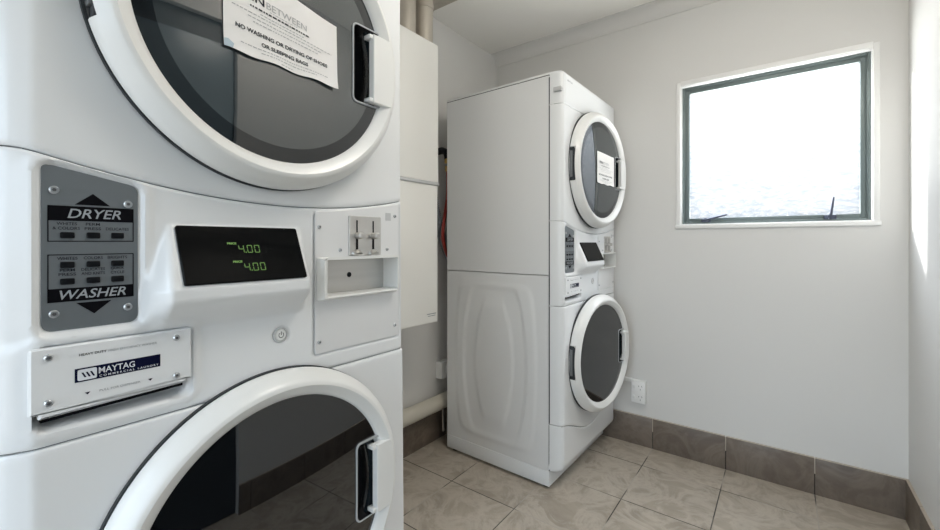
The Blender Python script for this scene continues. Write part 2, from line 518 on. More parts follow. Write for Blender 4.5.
# ------------------------------------------------------------------ the pebbled window
b = MB()
t = 0.020
b.bbox((OX0 - t, YB - 0.008, OZ0 - t), (OX0, YB + 0.0, OZ1 + t), 0.002); b.bbox((OX1, YB - 0.008, OZ0 - t), (OX1 + t, YB, OZ1 + t), 0.002)
b.bbox((OX0, YB - 0.008, OZ1), (OX1, YB, OZ1 + t + 0.006), 0.002); b.bbox((OX0 - t - .004, YB - 0.010, OZ0 - t), (OX1 + t + .004, YB, OZ0), 0.002)
q = 0.004
b.box((OX0, YB, OZ0), (OX0 + q, YB + 0.078, OZ1)); b.box((OX1 - q, YB, OZ0), (OX1, YB + 0.078, OZ1))
b.box((OX0 + q, YB, OZ1 - q), (OX1 - q, YB + 0.078, OZ1)); b.box((OX0 + q, YB, OZ0), (OX1 - q, YB + 0.078, OZ0 + q))
win = structure(b.build('window_1', M['trim']))
def frame4(b, x0, x1, z0, z1, w, y0, y1, r=0.002):
    b.bbox((x0, y0, z0), (x0 + w, y1, z1), r); b.bbox((x1 - w, y0, z0), (x1, y1, z1), r)
    b.bbox((x0 + w, y0, z1 - w), (x1 - w, y1, z1), r); b.bbox((x0 + w, y0, z0), (x1 - w, y1, z0 + w), r)
b = MB()
frame4(b, OX0 + q, OX1 - q, OZ0 + q, OZ1 - q, 0.011, YB + 0.024, YB + 0.076)
b.build('window_frame', M['alu'], win)
b = MB()
frame4(b, OX0 + q + .012, OX1 - q - .012, OZ0 + q + .010, OZ1 - q - .012, 0.020, YB + 0.034, YB + 0.07)
frame4(b, OX0 + q + .010, OX1 - q - .010, OZ0 + q + .008, OZ1 - q - .010, 0.005, YB + 0.030, YB + 0.06)
b.build('window_sash', M['alu'], win)
b = MB(); b.box((OX0 + .030, YB + 0.046, OZ0 + .028), (OX1 - .030, YB + 0.051, OZ1 - .030))
b.build('window_pane', M['pebble'], win)
def stay(x, ang, L):
    b = MB()
    yb = YB + 0.033
    b.bbox((x - 0.022, yb - 0.012, OZ0 + 0.012), (x + 0.022, yb, OZ0 + 0.032), 0.003)
    b.cyl((x, yb - 0.012, OZ0 + 0.024), (0, -1, 0), 0.010, 0.010)
    dx, dz = math.cos(ang), math.sin(ang)
    b.tube([(x - dx * .012, yb - 0.018, OZ0 + 0.024 - dz * .012), (x + dx * L * .5, yb - 0.020, OZ0 + 0.024 + dz * L * .5), (x + dx * L, yb - 0.020, OZ0 + 0.024 + dz * L)], [0.0065, 0.0055, 0.004], 10)
    b.build('window_handle', M['stay'], win)
stay(-0.318, math.radians(14), 0.098)
stay(0.170, math.radians(83), 0.086)

# ------------------------------------------------------------------ stacked washer and dryer
W, NF, HT = 0.704, 0.057, 1.909           # width, depth of the front panels, total height
DEP = 0.617
DC, WC = (0.352, 1.510), (0.352, 0.581)   # door centres
def seam(s): return 1.190 + 0.37 * (s - 0.388) ** 2
WS = 0.843                                # control panel / washer front joint
def smile(s): return 0.303 - 0.095 * max(0.0, math.sin(PI * min(1, max(0, s / W)))) ** 1.6
def edge_n(s, r=0.027, n=NF):
    d = min(s, W - s)
    if s > W / 2: r = 0.015
    if d >= r: return n
    k = 1 - max(0.0, d) / r
    return max(0.0045, n * max(0.0, 1 - k ** 2.6) ** (1 / 2.6))
def cols(step=0.006):
    c = [0, .0006, .0015, .003, .005, .008, .011, .015, .019, .023, .027, .031]
    k = int((W - 2 * .031) / step)
    mid = [.031 + (W - .062) * i / k for i in range(1, k)]
    return c + mid + [W - x for x in reversed(c)]
def panel(name, zlo, zhi, hfun, mat, parent, step=0.006, hole=None, lip=0.0007, roll=0.007, extra_rows=()):
    cs_ = cols(step)
    ex = [0, .25, .6, 1.0]
    nr = max(6, int((zhi(W / 2) - zlo(W / 2)) / step))
    ts = [i / nr for i in range(nr + 1)]
    v = []; rows = 0
    def row(fz, dn):
        nonlocal rows
        for s in cs_:
            z = fz(s); n = hfun(s, z) - dn
            v.append((max(n, -0.02), s, z))
        rows += 1
    B = 0.006                                # rounded border
    row(lambda s: zlo(s) + lip, roll)
    row(lambda s: zlo(s) + lip + 0.0005, 0.0025)
    row(lambda s: zlo(s) + lip + 0.002, 0.0012)
    for t_ in ts:
        row(lambda s: (zlo(s) + lip + B * .8) * (1 - t_) + (zhi(s) - lip - B * .8) * t_, 0)
    row(lambda s: zhi(s) - lip - 0.002, 0.0012)
    row(lambda s: zhi(s) - lip - 0.0005, 0.0025)
    row(lambda s: zhi(s) - lip, roll)
    m = len(cs_); f = []
    for i in range(rows - 1):
        for j in range(m - 1):
            a = (i * m + j, i * m + j + 1, (i + 1) * m + j + 1, (i + 1) * m + j)
            if hole:
                y = sum(v[k][1] for k in a) / 4; z = sum(v[k][2] for k in a) / 4
                if hole(y, z): continue
            f.append(a)
    b = MB(); b.add(v, f, 0, True)
    return b.build(name, mat, parent, fix=False, sharp=50)

def rbox(s, z, s0, s1, z0, z1, soft, r=0.012):
    """1 inside a rounded rectangle, falling to 0 over `soft` outside it."""
    dx = max(s0 + r - s, s - (s1 - r), 0); dz = max(z0 + r - z, z - (z1 - r), 0)
    d = math.hypot(dx, dz) - r
    return 1 - sstep(0, soft, d)

def control_n(s, z):
    n = edge_n(s)
    # pocket for the keypad plate (its top edge follows the curved joint)
    top = 1.2225 - 0.19 * max(0, s - 0.04)
    n -= 0.0045 * rbox(s, z, 0.026, 0.137, 0.995, top + 0.003, 0.005, 0.016)
    # raised rim of that pocket
    n += 0.0025 * rbox(s, z, 0.018, 0.145, 0.987, top + 0.010, 0.012, 0.02) * (1 - rbox(s, z, 0.024, 0.139, 0.993, top + 0.004, 0.004, 0.016))
    # wedge that carries the tilted display
    if 0.96 < z < 1.17 and 0.12 < s < 0.47:
        if z > 1.150: p = 0.0
        elif z > 1.044: p = 0.047 * (1.150 - z) / 0.106
        elif z > 1.030: p = 0.047
        else: p = 0.047 * (1 - sstep(0, 1, (1.030 - z) / 0.056))
        if z > 1.146: p *= 1
        t_ = min(1, max(0, (1.150 - z) / 0.11))
        s0, s1 = 0.176 - 0.008 * t_, 0.396 + 0.002 * t_
        fo = 0.006 + 0.030 * t_
        side = sstep(s0 - fo, s0, s) * (1 - sstep(s1, s1 + 0.010 + 0.012 * t_, s))
        n += p * side
    # dimple of the power key
    n -= 0.004 * (1 - sstep(0.013, 0.020, math.hypot(s - 0.364, z - 0.936)))
    # dispenser: shallow bed, finger pocket under the cover
    n += 0.0035 * rbox(s, z, 0.010, 0.212, 0.858, 0.986, 0.012, 0.02) * (1 - rbox(s, z, 0.023, 0.206, 0.867, 0.977, 0.004, 0.012))
    n -= 0.006 * rbox(s, z, 0.024, 0.2045, 0.867, 0.976, 0.004, 0.010)
    n -= 0.022 * rbox(s, z, 0.024, 0.198, 0.871, 0.896, 0.003, 0.009)
    # bed of the coin panel
    ctop = seam(s) - 0.012
    n -= 0.004 * rbox(s, z, 0.436, 0.683, 0.879, ctop, 0.004, 0.01)
    return n

def front_n(s, z): return edge_n(s)
def lower_n(s, z):
    n = edge_n(s, 0.034) - 0.003
    if z < 0.125: n -= 0.050 * (1 - math.sqrt(max(0, 1 - ((0.125 - z) / 0.045) ** 2))) if z > 0.08 else 0.05
    return max(n, -0.004)

def make_door(name, zc, parent, nfront, glass_mat, hs=0.0):
    """A round door hinged on its left; everything is laid out around the hinge line."""
    hx, hy = 0.064, 0.352 - 0.285
    piv = bpy.data.objects  # noqa
    c = (0.352 - hy, 0.0)                          # centre in hinge coordinates
    X = lambda n: n - hx
    d = nfront - 0.112
    prof = [(0.236, .070), (0.2865, .064), (0.2893, .067), (0.2902, .073), (0.2890, .082 + d * .5), (0.285, .093 + d), (0.274, .1045 + d), (0.2705, .1085 + d), (0.267, .1105 + d), (0.262, .1112 + d),
            (0.250, .1045 + d), (0.2435, .0995 + d), (0.2405, .0955 + d), (0.2395, .091 + d), (0.236, .088 + d)]
    def notch(th, r, x, i):
        z = r * math.sin(th)
        if abs(z) < 0.078 and math.cos(th) < -.5 and x < .090 + d * .5: r = min(r, 0.2665)
        return r, X(x)
    b = MB(); b.lathe(prof, c, 180, closed=True, func=notch)
    ring = b.build(name, M['plastic'], parent, sharp=30)
    ring.location = (hx, hy, zc)
    b = MB(); b.lathe([(0.2870, X(.0575)), (0.2913, X(.0575)), (0.2913, X(.0645)), (0.2870, X(.0645))], c, 120, closed=True)  # dark ring standing in for the shaded gap behind the door ring
    b.build('door_gap_shade', M['gap_fill'], ring)
    # glass: shallow dome with the grip opening cut through on the right
    gn = .0925 + d
    R = 0.2395
    g = MB()
    rr_ = [R * k / 14 for k in range(1, 12)] + [0.2125, 0.221, 0.230, R]
    dome = lambda r: 0.008 * (1 - (r / R) ** 2)
    gp = [(0.0005, gn + dome(0))] + [(r, gn + dome(r)) for r in rr_] + [(R, gn - 0.004)] + [(r, gn - 0.004 + dome(r)) for r in reversed(rr_[:-1])] + [(0.0005, gn - .004 + dome(0))]
    g.lathe([(r, X(x)) for r, x in gp], c, 128)
    gl = g.build('glass', glass_mat, ring, sharp=40)
    cu = MB()
    hole = rrect(c[0] + 0.155 + hs, -0.082, c[0] + 0.262, 0.090, 0.014, 6)
    cu.prism(hole, FR, X(gn - 0.03), X(gn + 0.03))
    co = cu.build('cutter', glass_mat)
    md = gl.modifiers.new('cut', 'BOOLEAN'); md.operation = 'DIFFERENCE'; md.object = co; md.solver = 'EXACT'
    gl.parent = None
    bpy.context.view_layer.update()
    me = bpy.data.meshes.new_from_object(gl.evaluated_get(bpy.context.evaluated_depsgraph_get()))
    gl.modifiers.clear(); gl.data = me; gl.parent = ring
    me.set_sharp_from_angle(angle=math.radians(30))
    if glass_mat == M['dglass']:
        me.materials.append(M['dglass_edge'])
        for p_ in me.polygons:
            if math.hypot(p_.center.y - c[0], p_.center.z - c[1]) > 0.2125: p_.material_index = 1
    bpy.data.objects.remove(co)
    # dark printed border behind the glass
    b = MB(); b.lathe([(0.2385, X(gn - 0.007)), (0.213, X(gn - 0.004)), (0.213, X(gn - 0.012)), (0.2385, X(gn - 0.012))], c, 96, closed=True)
    b.build('glass_border', M['glassedge'], ring)
    # clear inner bowl
    b = MB(); b.lathe([(0.226, X(gn - .012)), (0.205, X(gn - .03)), (0.185, X(gn - .09)), (0.16, X(gn - .115)), (0.09, X(gn - .13)), (0.0005, X(gn - .133))], c, 72)
    b.build('door_bowl', M['bowl'], ring)
    # grip pocket with a pale rim
    rim = rrect(c[0] + 0.1535 + hs, -0.0835, c[0] + 0.235, 0.0915, 0.015, 6)
    inn = rrect(c[0] + 0.157 + hs, -0.080, c[0] + 0.232, 0.088, 0.012, 6)
    b = MB()
    n_ = len(rim)
    rs = [[(X(gn - .03), *p) for p in rim], [(X(gn + .0065), *p) for p in rim], [(X(gn + .007), *p) for p in inset(rim, 0.0012)],
          [(X(gn + .0062), *p) for p in inn], [(X(gn - .028), *p) for p in inset(inn, 0.004)]]
    vv = [p for r in rs for p in r]
    ff = [(k * n_ + i, k * n_ + (i + 1) % n_, (k + 1) * n_ + (i + 1) % n_, (k + 1) * n_ + i) for k in range(len(rs) - 1) for i in range(n_)]
    b.add(vv, ff, 0); b.add(rs[-1], [tuple(range(n_))], 1)
    for i, f_ in enumerate(b.f):
        if i >= 3 * n_: b.fm[i] = 1
    b.build('grip_pocket', [M['rim'], M['black']], ring)
    # white grip plate on the right
    R2 = 0.2655
    zt = 0.077
    arc = []
    for k in range(13):
        z = -zt + 2 * zt * k / 12
        arc.append((c[0] + math.sqrt(R2 * R2 - z * z), z))
    outline = [(c[0] + 0.2015 + hs, zt), (c[0] + 0.2015 + hs, -zt)] + arc
    b = MB()
    b.prism(outline, FR, X(.096 + d), X(.1125 + d), 0, 0.0015)
    for z in (-zt + .006, zt - .006):
        b.bbox((X(.088 + d), c[0] + .192 + hs, z - .0045), (X(.1095 + d), c[0] + .206 + hs, z + .0048), 0.002)
    b.build('handle', M['plastic'], ring)
    # hinge
    b = MB()
    b.bbox((X(.059), c[0] - .276, -.077), (X(.087 + d * .5), c[0] - .262, .077), 0.002, 0)
    b.bbox((X(.062), c[0] - .2805, -.060), (X(.078), c[0] - .275, .060), 0.002, 1)
    b.build('hinge', [M['gap_fill'], M['hinge']], ring)
    return ring

def screw(parent, n, s, z, r=0.0052, mat='screw'):
    b = MB()
    b.cyl((n - 0.002, s, z), (1, 0, 0), r, 0.005, 16, 0, 0.0015)
    b.cyl((n + 0.0028, s, z), (1, 0, 0), r * 0.42, 0.0006, 6, 1)
    return b.build('screw', [M[mat], M['screw_hole']], parent)

def make_machine():
    root = empty('stacked_washer_dryer', '', 'washing machine')
    # ---- cabinets
    def shape_q(n, z, hw_end, hw_mid, hh):
        q = abs(z - 0.53) / hh
        hw = hw_end + (hw_mid - hw_end) * (1 - min(1, q) ** 2)
        return ((abs(n + 0.31) / hw) ** 10 + q ** 13) ** (1 / 10), hw
    def emboss(n, z):
        h = 0
        for (a, m, hh, amp) in ((0.215, 0.243, 0.392, 0.0045), (0.135, 0.19, 0.378, -0.0055), (0.062, 0.116, 0.302, 0.0055)):
            q, hw = shape_q(n, z, a, m, hh)
            h += amp * (1 - sstep(-0.011, 0.011, (q - 1) * hw))
        return h
    b = MB()
    N1, N2 = 78, 110
    for side in (0, 1):
        v = []
        for i in range(N2 + 1):
            z = 0.086 + (0.979 - 0.086) * i / N2
            for j in range(N1 + 1):
                n = -DEP + DEP * j / N1
                e = emboss(n, z)
                v.append((n, (0.002 - e) if side == 0 else (W - 0.002 + e), z))
        f = [(i * (N1 + 1) + j, i * (N1 + 1) + j + 1, (i + 1) * (N1 + 1) + j + 1, (i + 1) * (N1 + 1) + j) for i in range(N2) for j in range(N1)]
        if side: f = [tuple(reversed(t_)) for t_ in f]
        b.add(v, f, 0, True)
    b.box((-DEP, 0.004, 0.086), (-DEP + .002, W - 0.004, 0.979))
    b.box((-DEP, 0.002, 0.084), (0, W - .002, 0.086)); b.box((-DEP, 0.002, 0.977), (0, W - .002, 0.979))
    for (s0, s1) in ((0.002, 0.05), (W - .05, W - .002)): b.box((-.004, s0, 0.086), (0, s1, 0.979))
    b.build('washer_cabinet', M['enamel_side'], root, fix=False)
    b = MB()
    z0, z1 = 0.982, HT - 0.0132
    b.box((-DEP, 0.0015, z0), (0, 0.004, z1)); b.box((-DEP, W - .004, z0), (0, W - .0015, z1))
    b.box((-DEP, 0.004, z0), (-DEP + .003, W - .004, z1)); b.box((-DEP, 0.004, z0), (0, W - .004, z0 + .002))
    for (s0, s1) in ((0.004, 0.05), (W - .05, W - .004)): b.box((-.004, s0, z0), (0, s1, z1))
    b.build('dryer_cabinet', M['enamel_side'], root)
    b = MB(); b.bbox((-DEP + .001, 0.0005, 0.014), (0.0, W - .0005, 0.083), 0.0015)
    b.build('plinth', M['enamel'], root)
    b = MB(); b.bbox((-DEP - .001, 0.0, HT - 0.0105), (0.004, W, HT), 0.003)
    b.build('top_cover', M['enamel_side'], root)
    b = MB(); b.box((-DEP + .001, 0.0012, HT - .0135), (-.001, W - .0012, HT - .0104))
    b.build('top_seal', M['gap_fill'], root)
    for (n, s) in ((-0.03, 0.035), (-0.03, W - .035), (-DEP + .04, 0.035), (-DEP + .04, W - .035)):
        b = MB(); b.cyl((n, s, 0), (0, 0, 1), 0.02, 0.006, 16); b.cyl((n, s, 0.006), (0, 0, 1), 0.008, 0.012, 12)
        b.build('foot', M['black'], root)
    # ---- front panels
    in_d = lambda y, z: math.hypot(y - DC[0], z - DC[1]) < 0.262
    in_w = lambda y, z: math.hypot(y - WC[0], z - WC[1]) < 0.262
    panel('dryer_front', seam, lambda s: 1.760, front_n, M['enamel'], root, 0.008, in_d)
    def top_n(s, z):
        n = edge_n(s)
        if z > HT - .018: n -= 0.010 * ((z - (HT - .018)) / .018) ** 2
        g = min(abs(s - 0.026), abs(W - .026 - s))
        return n - 0.003 * (1 - sstep(0, 0.003, g))
    tp = panel('dryer_top_panel', lambda s: 1.760, lambda s: HT, top_n, M['enamel'], root, 0.006)
    # small clip on the rounded end of the top panel, small grey emblem beside it
    b = MB()
    b.prism(rounded([(0.020, 1.813), (0.052, 1.813), (0.056, 1.822), (0.050, 1.833), (0.020, 1.833)], 0.003), ((0, 0, 0), (1, 0, 0), (0, 0, 1), (0, -1, 0)), -0.006, 0.008, 0, 0.002)
    b.build('side_clip', M['grey_plastic'], tp)
    b = MB(); put_text(b, 'MAYTAG', (0.050, 1.868, 0.105, 1.876), FR, NF + 0.0006, 0, bold=0.01); b.build('emblem', M['grey_ink'], tp)
    in_tray = lambda y, z: 0.4445 < y < 0.6615 and 0.9945 < z < 1.0855
    cp = panel('control_panel', lambda s: WS, seam, control_n, M['enamel'], root, 0.0030, in_tray)
    panel('washer_front', smile, lambda s: WS, front_n, M['enamel'], root, 0.008, in_w, lip=0.0011)
    panel('lower_panel', lambda s: 0.086, smile, lower_n, M['enamel'], root, 0.006, lip=0.0013)
    # thin seals behind the joints
    for fz in (seam, lambda s: WS, smile, lambda s: 1.760):
        b = MB()
        k = 40
        v = []
        for i in range(k + 1):
            s = 0.012 + (W - .024) * i / k
            n = edge_n(s) - 0.0065
            v += [(n, s, fz(s) - .004), (n, s, fz(s) + .004)]
        b.add(v, [(2 * i, 2 * i + 2, 2 * i + 3, 2 * i + 1) for i in range(k)], 0, True)
        b.build('panel_seal', M['joint'], root)
    for s0 in (0.0008, W - .0048):
        b = MB(); b.box((-.0015, s0, 0.09), (.0046, s0 + .004, HT - .022)); b.build('edge_seal', M['gap_fill'], root)
    # ---- keypad plate
    PN = NF - 0.003
    outline = rounded([(0.0285, 0.9975), (0.1345, 0.9975), (0.1345, 1.2035), (0.040, 1.2235), (0.0285, 1.2235)], [0.013, 0.013, 0.014, 0.012, 0.012], 6)
    b = MB(); b.prism(outline, FR, PN - .002, PN, 0, 0.0006)
    kp = b.build('keypad_plate', M['keypad'], cp)
    return root, cp, kp, PN

root, cp, kp, PN = make_machine()

# ---- sub-parts live one level below the parts: keypad and its keys are parts of the machine
kp.parent = root; cp.parent = root
for s, z in ((0.041, 1.190), (0.122, 1.176), (0.041, 1.021), (0.122, 1.021)): screw(kp, PN, s, z, 0.0055)
b = MB()
def bar(u0, v0, u1, v1, mi=0, h=PN + .0005): b.add([(h, u0, v0), (h, u1, v0), (h, u1, v1), (h, u0, v1)], [(0, 1, 2, 3)], mi)
def tri(pts, mi=0, h=PN + .0005): b.add([(h, *p) for p in pts], [tuple(range(len(pts)))], mi)
lw = 0.0012
def outline_box(u0, v0, u1, v1):
    bar(u0, v0, u1, v0 + lw); bar(u0, v1 - lw, u1, v1); bar(u0, v0, u0 + lw, v1); bar(u1 - lw, v0, u1, v1)
outline_box(0.0345, 1.1195, 0.129, 1.169); bar(0.0345, 1.1485, 0.129, 1.169)
outline_box(0.0345, 1.0365, 0.129, 1.102); bar(0.0345, 1.0365, 0.129, 1.055)
tri([(0.062, 1.1715), (0.101, 1.1715), (0.0815, 1.188)]); tri([(0.0635, 1.0335), (0.083, 1.0165), (0.1025, 1.0335)])
put_text(b, 'DRYER', (0.0545, 1.1525, 0.1135, 1.1655), FR, PN + .0009, 1, bold=0.010, shear=0.25)
put_text(b, 'WASHER', (0.0465, 1.0395, 0.1195, 1.0525), FR, PN + .0009, 1, bold=0.010, shear=0.25)
def small(txt, s, z, h=0.0042, w=None): put_text(b, txt, (s, z, None, z + h), FR, PN + .0006, 2)
def smallw(txt, s, z, w, h=0.0040): put_text(b, txt, (s - w / 2, z, s + w / 2, z + h), FR, PN + .0006, 2, bold=0.01)
smallw('WHITES', 0.054, 1.1425, 0.021); smallw('& COLORS', 0.0535, 1.1362, 0.028)
smallw('PERM', 0.0815, 1.1425, 0.0155); smallw('PRESS', 0.0815, 1.1362, 0.018); smallw('DELICATES', 0.1095, 1.1362, 0.027)
smallw('WHITES', 0.0545, 1.0945, 0.021); smallw('COLORS', 0.082, 1.0945, 0.021); smallw('BRIGHTS', 0.1095, 1.0945, 0.023)
smallw('PERM', 0.0545, 1.0782, 0.0155); smallw('PRESS', 0.0545, 1.0724, 0.018)
smallw('DELICATES', 0.082, 1.0782, 0.026); smallw('AND KNITS', 0.082, 1.0724, 0.026)
smallw('QUICK', 0.1095, 1.0782, 0.016); smallw('CYCLE', 0.1095, 1.0724, 0.016)
b.build('lettering', [M['black_ink'], M['silver_ink'], M['dark_ink']], kp, fix=False)
for z, in ((1.1285,), (1.0875,), (1.0645,)):
    for s in (0.0545, 0.082, 0.1095):
        k = MB(); k.bbox((PN - .001, s - .0075, z - .0043), (PN + .0035, s + .0075, z + .0043), 0.0015)
        k.build('button', M['black'], kp)

# ---- display: tilted slab of black glass on the wedge
def tilt(z): return NF + 0.047 * (1.150 - z) / 0.106
zt, zb = 1.1445, 1.0495
p0 = Vector((tilt(zb), 0.1810, zb)); Vv = Vector((tilt(zt) - tilt(zb), 0, zt - zb)); Ld = Vv.length; Vv.normalize()
Wv = Vector((0, 1, 0)).cross(Vv); Dw = 0.3920 - 0.1810
DF = (p0, (0, 1, 0), Vv, Wv)
b = MB(); b.prism(rrect(0, 0, Dw, Ld, 0.004, 4), DF, -0.001, 0.005, 0, 0.0012)
disp = b.build('display', M['screen'], root)
b = MB()
def quad(u0, v0, u1, v1, sh=0.0, h=0.0054):
    O, U, V, Wn = [Vector(t) for t in DF]
    b.add([O + U * (u + sh * (v - v0)) + V * v + Wn * h for u, v in ((u0, v0), (u1, v0), (u1, v1), (u0, v1))], [(0, 1, 2, 3)])
SEG = {'4': 'fgbc', '0': 'abcdef'}
def digit(ch, u, v, w=0.0090, hgt=0.0145, t_=0.0011):
    g = 0.0007
    for sgm in SEG[ch]:
        if sgm == 'a': quad(u + g, v + hgt - t_, u + w - g, v + hgt)
        if sgm == 'd': quad(u + g, v, u + w - g, v + t_)
        if sgm == 'g': quad(u + g, v + hgt / 2 - t_ / 2, u + w - g, v + hgt / 2 + t_ / 2)
        if sgm == 'f': quad(u, v + hgt / 2 + g, u + t_, v + hgt - g)
        if sgm == 'e': quad(u, v + g, u + t_, v + hgt / 2 - g)
        if sgm == 'b': quad(u + w - t_, v + hgt / 2 + g, u + w, v + hgt - g)
        if sgm == 'c': quad(u + w - t_, v + g, u + w, v + hgt / 2 - g)
def price(u, v):
    digit('4', u, v); quad(u + 0.0105, v, u + 0.0125, v + 0.0018)
    digit('0', u + 0.0145, v); digit('0', u + 0.0275, v)
    put_text(b, 'PRICE', (u - 0.0180, v + 0.0160, u - 0.0025, v + 0.0198), DF, 0.0054, 0, bold=0.05)
price(0.0915, 0.0530); price(0.0955, 0.0185)
b.build('price_digits', M['digits'], disp, fix=False)

# ---- power key
b = MB(); b.cyl((NF - .005, 0.364, 0.936), (1, 0, 0), 0.0115, 0.006, 28, 0, 0.002)
pw = b.build('power_button', M['plastic'], root)
b = MB(); b.lathe([(0.0118, NF - .004), (0.0125, NF + .0006), (0.0150, NF + .0004), (0.0156, NF - .004)], (0.364, 0.936), 40)
b.build('button_ring', M['grey_plastic'], pw)
b = MB()
ringpts = [(0.0056 * math.cos(a), 0.0056 * math.sin(a)) for a in [math.radians(125 + 290 * k / 16) for k in range(17)]]
for (p, q_) in zip(ringpts, ringpts[1:]):
    b.add([(NF + .0013, 0.364 + p[0], 0.936 + p[1]), (NF + .0013, 0.364 + q_[0], 0.936 + q_[1]), (NF + .0013, 0.364 + q_[0] * .78, 0.936 + q_[1] * .78), (NF + .0013, 0.364 + p[0] * .78, 0.936 + p[1] * .78)], [(0, 1, 2, 3)])
b.add([(NF + .0013, 0.3633, 0.936), (NF + .0013, 0.3647, 0.936), (NF + .0013, 0.3647, 0.943), (NF + .0013, 0.3633, 0.943)], [(0, 1, 2, 3)])
b.build('power_symbol', M['dark_ink'], pw, fix=False)

# ---- soap drawer cover with its emblem
CN = NF + 0.009
b = MB(); b.prism(rounded([(0.0155, 0.8905), (0.0245, 0.8905), (0.0245, 0.884), (0.196, 0.890), (0.196, 0.8955), (0.204, 0.8955), (0.204, 0.978), (0.0155, 0.978)], [.001, .001, .001, .001, .001, .001, .004, .004], 4), FR, NF - .006, CN, 0, 0.0025)
cov = b.build('soap_drawer_cover', M['enamel'], root)
gp_ = MB(); gp_.prism([(0.028, 0.8765), (0.195, 0.8825), (0.195, 0.897), (0.028, 0.891)], FR, NF - .014, NF - .0035); gp_.build('pocket_shade', M['black_ink'], cov)  # black strip standing in for the shade under the cover
for s, z in ((0.034, 0.965), (0.182, 0.965), (0.034, 0.9045), (0.182, 0.9045)): screw(cov, CN, s, z, 0.0048)
b = MB()
h = CN + .0005
bar(0.060, 0.9245, 0.160, 0.9435, 0, h)
tri(rrect(0.0628, 0.9262, 0.0835, 0.9415, 0.0025, 4), 1, h + .0003)
for k in range(3):
    u = 0.0668 + k * 0.0046
    tri([(u, 0.9372), (u + .0021, 0.9372), (u + .0055, 0.9300), (u + .0034, 0.9300)], 0, h + .0006)
put_text(b, 'MAYTAG', (0.0855, 0.9315, 0.1275, 0.9403), FR, h + .0003, 1, bold=0.014)
for k, (u, w_) in enumerate(((0.0862, 0.0412), (0.1312, 0.0262))):
    put_text(b, ('COMMERCIAL', 'LAUNDRY')[k], (u, 0.9265, u + w_, 0.9294), FR, h + .0003, 1, bold=0.012, space=1.5)
put_text(b, 'HEAVY DUTY', (0.0645, 0.9605, 0.0945, 0.9638), FR, h, 3, bold=0.02)
put_text(b, 'HIGH EFFICIENCY WASHER', (0.0965, 0.9605, 0.1555, 0.9636), FR, h, 2)
put_text(b, 'PULL FOR DISPENSER', (0.0865, 0.9055, 0.1345, 0.9085), FR, h, 2)
tri([(0.0705, 0.9085), (0.0735, 0.9050), (0.0765, 0.9085)], 0, h); tri([(0.1440, 0.9085), (0.1470, 0.9050), (0.1500, 0.9085)], 0, h)
b.build('emblem', [M['navy_ink'], M['white_ink'], M['grey_ink'], M['dark_ink']], cov, fix=False)

# ---- coin panel with its steel slide plate and return tray
QN = NF + 0.0012
def ctop(s): return 1.1845 + 0.0315 * ((s - 0.440) / 0.24) ** 1.3 if s > 0.44 else 1.1845
b = MB()
us = [0.4395, 0.4420, 0.4455] + [0.4455 + (0.6605 - .4455) * k / 12 for k in range(1, 13)] + [0.6645, 0.6715, 0.6775, 0.6805]
vs = [0.0, 0.5, 1.0]
zs_fix = [0.8815, 0.8835, 0.94, 0.9955, 1.0845, 1.12]
v = []
for s in us:
    ct = ctop(s)
    for z in zs_fix: v.append((QN, s, z))
    ct2 = ct - (0.004 if s > 0.679 or s < 0.4405 else 0.0)
    v.append((QN, s, ct2 - 0.002)); v.append((QN - 0.0008, s, ct2))
nz = len(zs_fix) + 2
f = []
for i in range(len(us) - 1):
    for j in range(nz - 1):
        if j == 3 and 0.4454 < (us[i] + us[i + 1]) / 2 < 0.6606: continue
        f.append((i * nz + j, (i + 1) * nz + j, (i + 1) * nz + j + 1, i * nz + j + 1))
b.add(v, f)
# outer edge skirt so the plate has thickness
edge = [i * nz for i in range(len(us))] + [(len(us) - 1) * nz + j for j in range(1, nz)] + [i * nz + nz - 1 for i in reversed(range(len(us) - 1))] + [j for j in range(nz - 2, 0, -1)]
o_ = len(b.v)
for i in edge: b.v.append((QN - .004, b.v[i][1], b.v[i][2]))
for k in range(len(edge)):
    b.f.append((edge[k], o_ + k, o_ + (k + 1) % len(edge), edge[(k + 1) % len(edge)])); b.fm.append(0); b.smooth.append(False)
coin = b.build('coin_panel', M['coin'], root)
for s, z in ((0.449, 1.151), (0.667, 1.184), (0.502, 1.101), (0.641, 1.101), (0.449, 0.906), (0.667, 0.908)): screw(coin, QN, s, z, 0.0045)
b = MB(); b.prism(rrect(0.636, 1.172, 0.653, 1.191, 0.001, 2), FR, QN, QN + .0006); b.build('sticker', M['grey_plastic'], coin)
b = MB(); b.prism(rrect(0.524, 1.088, 0.619, 1.179, 0.002, 3), FR, QN - .002, QN + .003, 0, 0.001)
b.build('coin_plate', M['steel'], coin)
for s in (0.546, 0.594):
    b = MB(); hn = QN + .0032
    b.box((QN, s - .0018, 1.135), (hn + .0004, s + .0018, 1.169), 1)
    b.box((QN, s - .0030, 1.096), (hn + .0004, s + .0030, 1.131), 1)
    b.tube([(hn - .002, s, 1.1335), (hn + .016, s, 1.1335), (hn + .019, s, 1.1335)], [0.0075, 0.0075, 0.005], 20, 0)
    # cupped coin lip at the bottom
    k = 12
    vv = []
    for i in range(k + 1):
        a = PI * i / k
        vv += [(hn, s + 0.015 * math.cos(a), 1.092 + 0.010 * math.sin(a)), (hn + 0.012 * math.sin(a) + .001, s + 0.013 * math.cos(a), 1.090 + 0.004 * math.sin(a))]
    b.add(vv, [(2 * i, 2 * i + 1, 2 * i + 3, 2 * i + 2) for i in range(k)], 0, True)
    b.bbox((hn, s - .015, 1.0885), (hn + .011, s + .015, 1.0915), .001, 0)
    b.build('coin_slot', [M['steel'], M['black']], coin)
